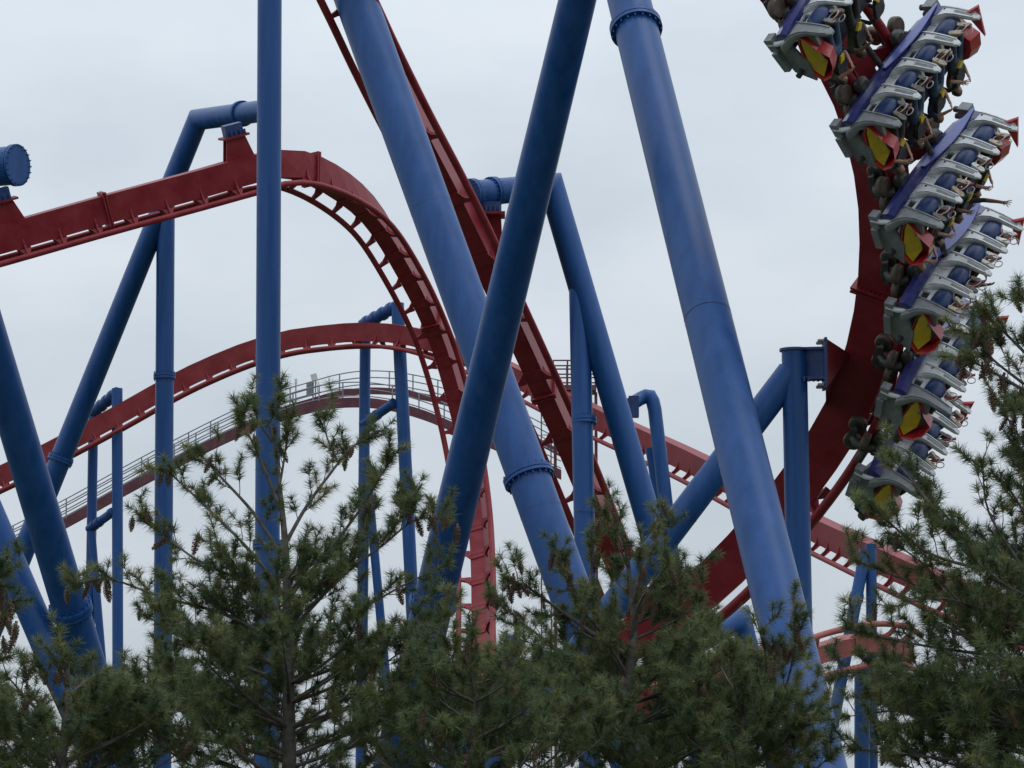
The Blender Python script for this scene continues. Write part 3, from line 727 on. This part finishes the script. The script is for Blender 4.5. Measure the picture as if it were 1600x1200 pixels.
PANTS = [('dark trousers', cm('trousers_dark', (.025, .025, .03))), ('blue jeans', cm('jeans', (.05, .085, .17))), ('maroon trousers', cm('trousers_maroon', (.12, .03, .035)))]
SHO = [('beige shoes', cm('shoe_beige', (.36, .29, .21)), cm('sole_beige', (.47, .40, .31))), ('white shoes', cm('shoe_white', (.6, .6, .58)), cm('sole_white', (.68, .68, .66))), ('black shoes', cm('shoe_black', (.03, .03, .03)), cm('sole_grey', (.16, .15, .14))), ('grey shoes', cm('shoe_grey', (.2, .19, .19)), cm('sole_tan', (.40, .32, .24)))]
HAIRM = [cm('hair_dark', (.02, .015, .012)), cm('hair_brown', (.07, .04, .02))]
rr = random.Random(5)
def slotmat(o, mats):
    for i, m_ in enumerate(mats): o.material_slots[i].link = 'OBJECT'; o.material_slots[i].material = m_
for r in range(6):
    for i in range(4):
        if r == 0 and i > 1: continue
        sh, pa, so = rr.choice(SHIRT[:5]), rr.choice(PANTS), rr.choice(SHO); bd = BOD[rr.choice((0, 0, 1))]
        if (r, i) == (2, 2): bd = BOD[2]; sh = SHIRT[0]
        if (r, i) in ((3, 3), (3, 2)): so = SHO[1]
        M = CARM[r] @ Matrix.Translation((X(i) + rr.uniform(-.02, .02), rr.uniform(-.03, .02), .02)) @ LEAN
        o = link('person', bd, None); o.matrix_world = M
        extra = ', arm flung out' if bd is BOD[2] else ''
        tag(o, f'rider in {sh[0]}, {so[0]}{extra}, {SEATN[i]}, {ROWN[r]}', 'person', 'riders on the hanging train')
        slotmat(o, [sh[1], pa[1], rr.choice(SKINS[:1] * 3 + SKINS[1:])])
        for s in (-1, 1):
            e = link('shoe', SHOE, o, Matrix.Translation((.128 * s, rr.uniform(-.01, .02), 1.24 + rr.uniform(-.02, .03))) @ Matrix.Rotation(rr.uniform(-.25, .25), 4, 'Y') @ Matrix.Rotation(rr.uniform(-.3, .15), 4, 'X'))
            slotmat(e, [so[1]]); f = link('sole', SOLE, e); slotmat(f, [so[2]])
        h = link('hair', HAIR, o); slotmat(h, [rr.choice(HAIRM)])

# ------------------------------------------------------------------ pines
NEEDLE = bpy.data.materials.new('pine_needles'); NEEDLE.use_nodes = True
t = NEEDLE.node_tree; b = t.nodes['Principled BSDF']; at = t.nodes.new('ShaderNodeAttribute'); at.attribute_name = 'tint'
rp = t.nodes.new('ShaderNodeValToRGB')
rp.color_ramp.elements[0].color = (0.060, 0.092, 0.042, 1); rp.color_ramp.elements[1].color = (0.23, 0.225, 0.085, 1)
e_ = rp.color_ramp.elements.new(.5); e_.color = (0.130, 0.158, 0.064, 1)
t.links.new(at.outputs['Fac'], rp.inputs['Fac']); t.links.new(rp.outputs[0], b.inputs['Base Color'])
b.inputs['Roughness'].default_value = .55; b.inputs['Specular IOR Level'].default_value = .35
tr = t.nodes.new('ShaderNodeBsdfTranslucent'); t.links.new(rp.outputs[0], tr.inputs['Color'])
ms = t.nodes.new('ShaderNodeMixShader'); ms.inputs[0].default_value = .30
t.links.new(b.outputs[0], ms.inputs[1]); t.links.new(tr.outputs[0], ms.inputs[2]); t.links.new(ms.outputs[0], t.nodes['Material Output'].inputs['Surface'])

pc = MB()
for k in range(60):
    h_ = k / 59; a_ = k * 2.39996; z = -.155 * h_; r0 = .010; rr_ = .030 * math.sin(math.pi * min(1, .18 + .80 * h_)) ** .7
    c_, s_ = math.cos(a_), math.sin(a_); rad = Vector((c_, s_, 0)); tg = Vector((-s_, c_, 0)); w_ = .009 * (.6 + rr_ / .03)
    p0 = rad * r0 + Vector((0, 0, z)); p1 = rad * rr_ + Vector((0, 0, z - .012)); p2 = rad * (rr_ + .006) + Vector((0, 0, z - .004))
    pc.add([p0 - tg * w_ * .5, p0 + tg * w_ * .5, p1 + tg * w_, p1 - tg * w_, p2 + tg * w_ * .5, p2 - tg * w_ * .5], [[0, 1, 2, 3], [3, 2, 4, 5]])
pc.tube([(0, 0, .02), (0, 0, -.15)], [.012, .008], 6)
CONEM = pc.mesh('pine_cone', CONE)

def frame_ribbon_tubes(paths, rads, n=4):
    """list of polylines -> verts, faces (cheap tubes, no mitre)"""
    vs, fs = [], []
    for pts, rd in zip(paths, rads):
        o = len(vs); k = len(pts)
        for i in range(k):
            d = (pts[min(i + 1, k - 1)] - pts[max(i - 1, 0)]).normalized(); a = d.orthogonal().normalized(); bb = d.cross(a)
            for j in range(n):
                th = 2 * math.pi * j / n; vs.append(pts[i] + (a * math.cos(th) + bb * math.sin(th)) * rd[i])
        for i in range(k - 1):
            for j in range(n):
                j2 = (j + 1) % n; fs.append([o + i * n + j, o + i * n + j2, o + (i + 1) * n + j2, o + (i + 1) * n + j])
    return vs, fs
def resample(pts, step):
    pts = catmull(pts, 10); o = [pts[0]]; acc = 0
    for a, b_ in zip(pts, pts[1:]):
        acc += (b_ - a).length
        if acc >= step: o.append(b_); acc = 0
    if len(o) < 3: o = [pts[0], pts[len(pts) // 2], pts[-1]]
    return o
def pine(label, D, trunk, limbs, fill, seed, cone_px=(), ncones=20, upright=.45, dens=1.0, K=60, r_base=.10, needle=.115):
    rg = random.Random(seed)
    tr_pts = [P(x, y, D) for x, y in trunk]
    base = Vector((tr_pts[0].x, tr_pts[0].y, -.2)); tr_all = [base] + [p for p in tr_pts if p.z > .1]
    root = thing('pine_tree', label, 'pine tree', Vector((base.x, base.y, 0)), 'white pines in front of the coaster')
    L = Vector(root['_L'])
    tp = resample(tr_all, .15); H = tp[-1].z
    rad = [max(.009, r_base * (1 - p.z / H) ** .9 + .008) for p in tp]
    m = MB(); vs, fs = frame_ribbon_tubes([tp], [rad], 10); m.add(vs, fs, True); m.build('trunk', BARK, root)
    tp_pos, tp_dir, tp_tint, tp_sz = [], [], [], []
    conepts = []
    def tuft(p, d, tint, sz=1.0): tp_pos.append(p); tp_dir.append(d); tp_tint.append(tint); tp_sz.append(sz)
    def grow(pts, r0, density=1.0, tint0=.4):
        lp = resample(pts, .06); n = len(lp); paths = [lp]; rads = [[max(.004, r0 * (1 - i / n) ** .8 + .003) for i in range(n)]]
        Ltot = n * .06
        for i in range(1, n):
            s = i / n
            d = (lp[min(i + 1, n - 1)] - lp[i - 1]).normalized()
            if s < .12: continue
            if rg.random() < 1.0 * density * dens * (.45 + .55 * min(1, s * 2)):
                side = Vector((rg.gauss(0, 1), rg.gauss(0, 1), rg.gauss(0, .55))); side = (side - d * side.dot(d)).normalized()
                dd = (d * rg.uniform(.45, .9) + side * rg.uniform(.45, .9) + Vector((0, 0, rg.uniform(.05, upright * 1.7)))).normalized()
                ln = rg.uniform(.12, .46) * (1.1 - .45 * s) * min(1, .5 + Ltot / 2)
                q = lp[i]; tw = [q]; k = max(2, int(ln / .06))
                for _ in range(k):
                    dd = (dd + Vector((rg.gauss(0, .10), rg.gauss(0, .10), rg.gauss(.07 * upright * 2, .08)))).normalized(); q = q + dd * (ln / k); tw.append(q)
                paths.append(tw); rads.append([.0055 - .0025 * j / k for j in range(k + 1)])
                tint = min(1, max(0, rg.gauss(tint0, .2)))
                for j in range(1, k + 1):
                    if j == k or (j >= k * .35 and rg.random() < .62): tuft(tw[j], (tw[j] - tw[j - 1]).normalized(), min(1, max(0, tint + rg.gauss(0, .1))), 1.0 if j == k else .88)
                    if j >= 2 and rg.random() < .5:
                        s2 = Vector((rg.gauss(0, 1), rg.gauss(0, 1), rg.gauss(0, .5))).normalized(); d2 = (dd * .7 + s2 * .6 + Vector((0, 0, .25))).normalized(); l2 = rg.uniform(.05, .14)
                        e2 = tw[j] + d2 * l2; paths.append([tw[j], tw[j] + d2 * l2 * .5, e2]); rads.append([.004, .0035, .003]); tuft(e2, d2, min(1, max(0, tint + rg.gauss(0, .12))), .95)
                if rg.random() < .16 and s > .5: conepts.append(tw[-1])
            if s > .8 and rg.random() < .8: tuft(lp[i], d, min(1, max(0, rg.gauss(tint0 + .1, .15))))
        d = (lp[-1] - lp[-2]).normalized(); tuft(lp[-1], d, .55, 1.1); tuft(lp[-1], (d + Vector((0, 0, .6))).normalized(), .5, 1.0)
        vs, fs = frame_ribbon_tubes(paths, rads, 5); mm = MB(); mm.add(vs, fs, True); mm.build('limb', BARK, root)
        return lp
    for lb in limbs:
        dz = lb.get('dz', rg.uniform(-.5, .5)); pp = lb['p']; k = len(pp)
        pts = [P(x, y, D + dz * (i / (k - 1)) ** 1.2 + lb.get('d0', 0)) for i, (x, y) in enumerate(pp)]
        lp = grow(pts, lb.get('r', .020), lb.get('den', 1.0), lb.get('tint', .42))
        for _ in range(3 * lb.get('c', 0)): conepts.append(lp[-1 - rg.randrange(min(6, len(lp)))] + Vector((rg.gauss(0, .05), rg.gauss(0, .05), rg.gauss(0, .03))))
    # random limbs all round the trunk
    for (n, z0, z1, l0, l1, rise) in fill:
        for k in range(n):
            f = (k + rg.random()) / n; z = z0 + (z1 - z0) * f; az = rg.uniform(0, 2 * math.pi); ln = (l0 + (l1 - l0) * f) * rg.uniform(.75, 1.15)
            i = min(range(len(tp)), key=lambda q: abs(tp[q].z - z)); o = tp[i]; hz = Vector((math.cos(az), math.sin(az), 0)); hz2 = Vector((-hz.y, hz.x, 0)) * rg.gauss(0, .15)
            pts = [o, o + (hz + hz2 * .3) * ln * .35 + Vector((0, 0, rise * ln * .25)), o + (hz + hz2 * .7) * ln * .7 + Vector((0, 0, rise * ln * .55)), o + (hz + hz2) * ln + Vector((0, 0, rise * ln * 1.0))]
            grow(pts, .010 + .007 * ln, 1.0, .38)
    # leader
    for k in range(max(3, int(.5 / .06))):
        p = tp[-1 - min(k, len(tp) - 2)]; tuft(p + Vector((rg.gauss(0, .03), rg.gauss(0, .03), 0)), Vector((rg.gauss(0, .5), rg.gauss(0, .5), 1)).normalized(), .5)
    n = len(tp_pos); pos = np.array(tp_pos)[:, None, :]; dr = np.array(tp_dir)[:, None, :]; sz = np.array(tp_sz)[:, None, None]; tn = np.array(tp_tint)
    rnd = RNG.normal(size=(n, K, 3)); rnd -= (rnd * dr).sum(2, keepdims=True) * dr; rnd /= np.linalg.norm(rnd, axis=2, keepdims=True) + 1e-9
    cs = RNG.uniform(.10, .97, size=(n, K, 1)); nd = dr * cs + rnd * np.sqrt(1 - cs ** 2); nd[:, :, 2] -= .08; nd /= np.linalg.norm(nd, axis=2, keepdims=True)
    ln = needle * sz * RNG.uniform(.7, 1.12, size=(n, K, 1)); bs = pos + dr * RNG.uniform(-.055, .02, size=(n, K, 1))
    sd = np.cross(nd, RNG.normal(size=(n, K, 3))); sd /= np.linalg.norm(sd, axis=2, keepdims=True) + 1e-9; wd = .0031
    tri = np.stack([bs - sd * wd, bs + sd * wd, bs + nd * ln], axis=2).reshape(-1, 3) - np.array(L)
    nt_ = n * K; me = bpy.data.meshes.new('foliage'); me.vertices.add(nt_ * 3); me.vertices.foreach_set('co', tri.astype(np.float32).ravel())
    me.loops.add(nt_ * 3); me.loops.foreach_set('vertex_index', np.arange(nt_ * 3, dtype=np.int32)); me.polygons.add(nt_)
    me.polygons.foreach_set('loop_start', np.arange(0, nt_ * 3, 3, dtype=np.int32)); me.polygons.foreach_set('loop_total', np.full(nt_, 3, dtype=np.int32))
    me.update(); a_ = me.attributes.new('tint', 'FLOAT', 'POINT'); a_.data.foreach_set('value', np.repeat(np.clip(tn[:, None] + RNG.normal(0, .08, size=(n, K)), 0, 1).ravel(), 3).astype(np.float32))
    me.materials.append(NEEDLE); fo = bpy.data.objects.new('foliage', me); COL.objects.link(fo); fo.parent = root; fo['kind'] = 'stuff'
    cps = conepts[:]; rg.shuffle(cps); cps = cps[:ncones * 5]
    for (x, y, k) in cone_px:
        for _ in range(k): cps.append(P(x + rg.gauss(0, 7), y + rg.gauss(0, 7), D - .1 + rg.gauss(0, .12)))
    for q in cps:
        Mx = Matrix.Translation(q - L) @ Matrix.Rotation(rg.gauss(0, .28), 4, 'X') @ Matrix.Rotation(rg.gauss(0, .28), 4, 'Y') @ Matrix.Rotation(rg.uniform(0, 6), 4, 'Z') @ Matrix.Scale(rg.uniform(.8, 1.2), 4)
        link('cone', CONEM, root, Mx)
    print('PINE', label[:30], n, 'tufts', n * K, 'tris', len(cps), 'cones', round(H, 2))
    return root
def z_at(py, D): return P(800, py, D).z
l = lambda *p, **k: dict(p=list(p), **k)
pine('tall open pine with cones rising in front of the vertical column at left', 30, [(452, 1330), (451, 1100), (449, 980), (446, 860), (438, 770), (428, 690), (412, 640)], [
    l((446, 850), (480, 790), (520, 735), (548, 700), (578, 684), c=2, dz=.3), l((528, 722), (510, 680), (506, 640), c=2, d0=.15, r=.010),
    l((440, 800), (412, 730), (385, 672), (368, 650), c=3, dz=-.3), l((437, 760), (446, 705), (452, 655), c=2, dz=.1, r=.012), l((426, 690), (402, 655), (396, 618), c=3, dz=0, r=.012), l((416, 668), (432, 640), (436, 612), c=1, r=.01),
    l((443, 870), (395, 800), (345, 745), (308, 703), c=4, dz=.4), l((446, 930), (390, 860), (330, 800), (268, 742), (250, 733), c=4, dz=-.3), l((447, 960), (370, 905), (300, 870), (240, 822), (222, 806), c=3, dz=.2),
    l((449, 935), (510, 865), (560, 800), (600, 735), (612, 708), c=4, dz=-.2), l((450, 990), (530, 905), (600, 850), (650, 812), (702, 812), c=5, dz=.3), l((560, 872), (575, 800), (585, 740), r=.01, c=3), l((600, 850), (632, 800), (650, 775), r=.01, c=2),
    l((450, 1010), (350, 960), (250, 932), (170, 905), (112, 917), c=4, dz=-.3), l((451, 1050), (540, 970), (620, 920), (700, 880), c=3, dz=.4), l((451, 1080), (350, 1020), (270, 990), (228, 960), c=2, dz=.3),
    l((452, 1100), (560, 1030), (650, 990), (705, 955), dz=-.4, c=1), l((452, 1130), (330, 1090), (240, 1060), dz=-.3), l((452, 1150), (580, 1090), (700, 1040), dz=.5), l((452, 1190), (300, 1150), (190, 1130), dz=.4), l((452, 1200), (600, 1150), (720, 1110), dz=-.3),
    l((430, 1000), (380, 900), (340, 850), dz=-.5), l((450, 1000), (480, 930), (520, 900), dz=-.6)],
    [(10, z_at(1040, 30), z_at(900, 30), 1.0, .45, .75), (38, z_at(1250, 30), z_at(1040, 30), 1.75, 1.15, .5)], 3, ncones=12)
pine('bushy pine filling the bottom left corner', 28, [(95, 1330), (98, 1180), (104, 1090), (108, 1040)], [
    l((98, 1150), (50, 1100), (10, 1055), dz=-.2, c=1), l((100, 1120), (70, 1060), (55, 1035), dz=.2, c=1), l((104, 1090), (140, 1060), (165, 1050), c=2), l((98, 1150), (170, 1110), (225, 1085), dz=.3, c=1), l((97, 1190), (190, 1150), (260, 1110), dz=-.4), l((97, 1190), (20, 1140), (-40, 1100), dz=.3), l((104, 1080), (98, 1030), (96, 1012), r=.01, c=1), l((97, 1220), (220, 1190), (300, 1150), dz=.2)],
    [(28, z_at(1280, 28), z_at(1120, 28), 1.35, .55, .5)], 8, ncones=8)
pine('pine off the left edge reaching in with one branch hung with cones', 26, [(-190, 1330), (-190, 1000), (-185, 700)], [
    l((-190, 1030), (-110, 975), (-40, 930), (12, 893), c=2, dz=-.2, den=1.3), l((-60, 945), (-10, 950), (8, 975), c=5, r=.01, dz=0), l((-190, 1120), (-90, 1060), (-30, 1030), dz=.2)],
    [(26, z_at(1250, 26), z_at(760, 26), 1.0, .5, .45)], 12, ncones=4, cone_px=[(6, 950, 4), (14, 985, 3)])
pine('dense pine with two leaders below the steep drop, cones along its tips', 31, [(985, 1330), (984, 1100), (986, 1030), (992, 980), (985, 930), (980, 870), (962, 800), (955, 783)], [
    l((984, 1060), (940, 1000), (926, 930), (922, 850), c=3, dz=.1, r=.03), l((985, 930), (1010, 880), (1028, 838), (1034, 815), c=3), l((980, 880), (960, 840), (945, 800), c=4, r=.012), l((985, 960), (1030, 920), (1065, 900), (1080, 885), c=3, dz=.3), l((985, 950), (1000, 900), (998, 860), c=3, dz=-.3), l((930, 960), (895, 915), (880, 868), c=5, r=.014), l((940, 1000), (870, 950), (820, 915), (790, 905), c=7, dz=-.2), l((984, 1080), (880, 1020), (800, 960), (765, 930), c=5, dz=.3), l((984, 1090), (1070, 1020), (1120, 990), dz=.2, c=2), l((984, 1110), (860, 1060), (760, 1030), (700, 1010), dz=-.3, c=2), l((984, 1140), (860, 1110), (740, 1090), (650, 1080), dz=.2), l((984, 1130), (1100, 1080), (1160, 1060), dz=-.2, c=1), l((984, 1180), (840, 1160), (700, 1150), dz=-.3), l((984, 1190), (1120, 1150), (1210, 1130), dz=.3), l((985, 1000), (1000, 940), (1045, 880), dz=-.5, c=2), l((984, 1060), (940, 990), (905, 950), dz=-.6, c=3)],
    [(12, z_at(1080, 31), z_at(930, 31), .95, .4, .6), (34, z_at(1260, 31), z_at(1070, 31), 1.95, 1.1, .42)], 21, ncones=16)
pine('smaller pine in front of the red hump foot, bottom centre', 28.5, [(735, 1330), (737, 1180), (742, 1090), (745, 1030)], [
    l((738, 1160), (690, 1090), (650, 1030), (640, 1005), c=2), l((740, 1130), (780, 1060), (810, 1010), c=2, dz=.2), l((742, 1090), (735, 1040), (740, 985), r=.012), l((738, 1190), (640, 1140), (560, 1110), dz=-.2), l((738, 1190), (840, 1140), (920, 1100), dz=-.2)],
    [(26, z_at(1280, 28.5), z_at(1080, 28.5), 1.3, .6, .5)], 25, ncones=5)
pine('thin young pine with upright shoots in front of the leaning column foot', 29.5, [(1165, 1330), (1163, 1180), (1160, 1090), (1166, 1020), (1160, 990)], [
    l((1162, 1120), (1195, 1060), (1192, 985), c=1, r=.012), l((1162, 1100), (1130, 1050), (1112, 1000), r=.012), l((1162, 1150), (1220, 1090), (1240, 1020), (1245, 965), c=3, r=.014), l((1162, 1180), (1100, 1130), (1060, 1090), c=3), l((1162, 1200), (1240, 1150), (1290, 1110)), l((1162, 1160), (1110, 1100), (1090, 1060), c=4, dz=-.2), l((1162, 1130), (1145, 1060), (1140, 1010), r=.01)],
    [(24, z_at(1290, 29.5), z_at(1110, 29.5), 1.15, .5, .6)], 31, ncones=6, dens=.85)
pine('big pine at the right edge sweeping its branches in front of the train', 27, [(1690, 1330), (1690, 1000), (1688, 700), (1684, 520), (1680, 330)], [
    l((1685, 640), (1620, 570), (1560, 510), (1528, 478), c=7, dz=-.2, den=1.3), l((1684, 560), (1630, 500), (1592, 462), c=3), l((1685, 660), (1600, 610), (1540, 575), (1500, 558), c=6, dz=.2, den=1.2), l((1600, 600), (1550, 560), (1520, 520), c=6, r=.012), l((1686, 720), (1630, 660), (1580, 640), c=2), l((1687, 790), (1620, 720), (1578, 660), (1570, 640), c=2, dz=.2),
    l((1688, 900), (1600, 898), (1520, 886), (1455, 866), (1415, 838), (1378, 806), (1352, 784), dz=-.2), l((1530, 888), (1470, 810), (1420, 745), (1385, 705), dz=.1), l((1600, 890), (1545, 800), (1535, 722), dz=-.2, r=.014), l((1560, 890), (1490, 820), (1450, 770), r=.014), l((1688, 830), (1620, 780), (1585, 720), dz=.2), l((1650, 880), (1600, 800), (1575, 760), dz=-.3),
    l((1688, 985), (1600, 965), (1500, 945), (1410, 905), (1338, 876), dz=.2), l((1500, 940), (1440, 880), (1400, 850), r=.012), l((1688, 1060), (1580, 1030), (1450, 1010), (1350, 990), (1318, 975), dz=-.2), l((1688, 1000), (1560, 960), (1470, 935), (1390, 950), dz=-.3), l((1688, 1100), (1560, 1075), (1430, 1060), (1330, 1050), (1290, 1065), dz=.2), l((1688, 1160), (1550, 1130), (1420, 1110), (1320, 1120), dz=-.3), l((1688, 1200), (1550, 1190), (1420, 1180), (1330, 1170), dz=.2), l((1688, 1120), (1600, 1040), (1500, 1030), (1420, 1060), dz=-.5), l((1688, 1180), (1600, 1120), (1500, 1110), (1400, 1140), dz=-.4), l((1600, 1050), (1500, 990), (1440, 960), dz=-.3)],
    [(46, z_at(1290, 27), z_at(860, 27), 1.9, 1.0, .35), (30, z_at(1290, 27), z_at(1060, 27), 1.9, 1.5, .25), (14, z_at(860, 27), z_at(420, 27), .7, .35, .5)], 44, ncones=14, upright=.6, r_base=.14)

for o in bpy.data.objects:
    if '_L' in o: del o['_L']
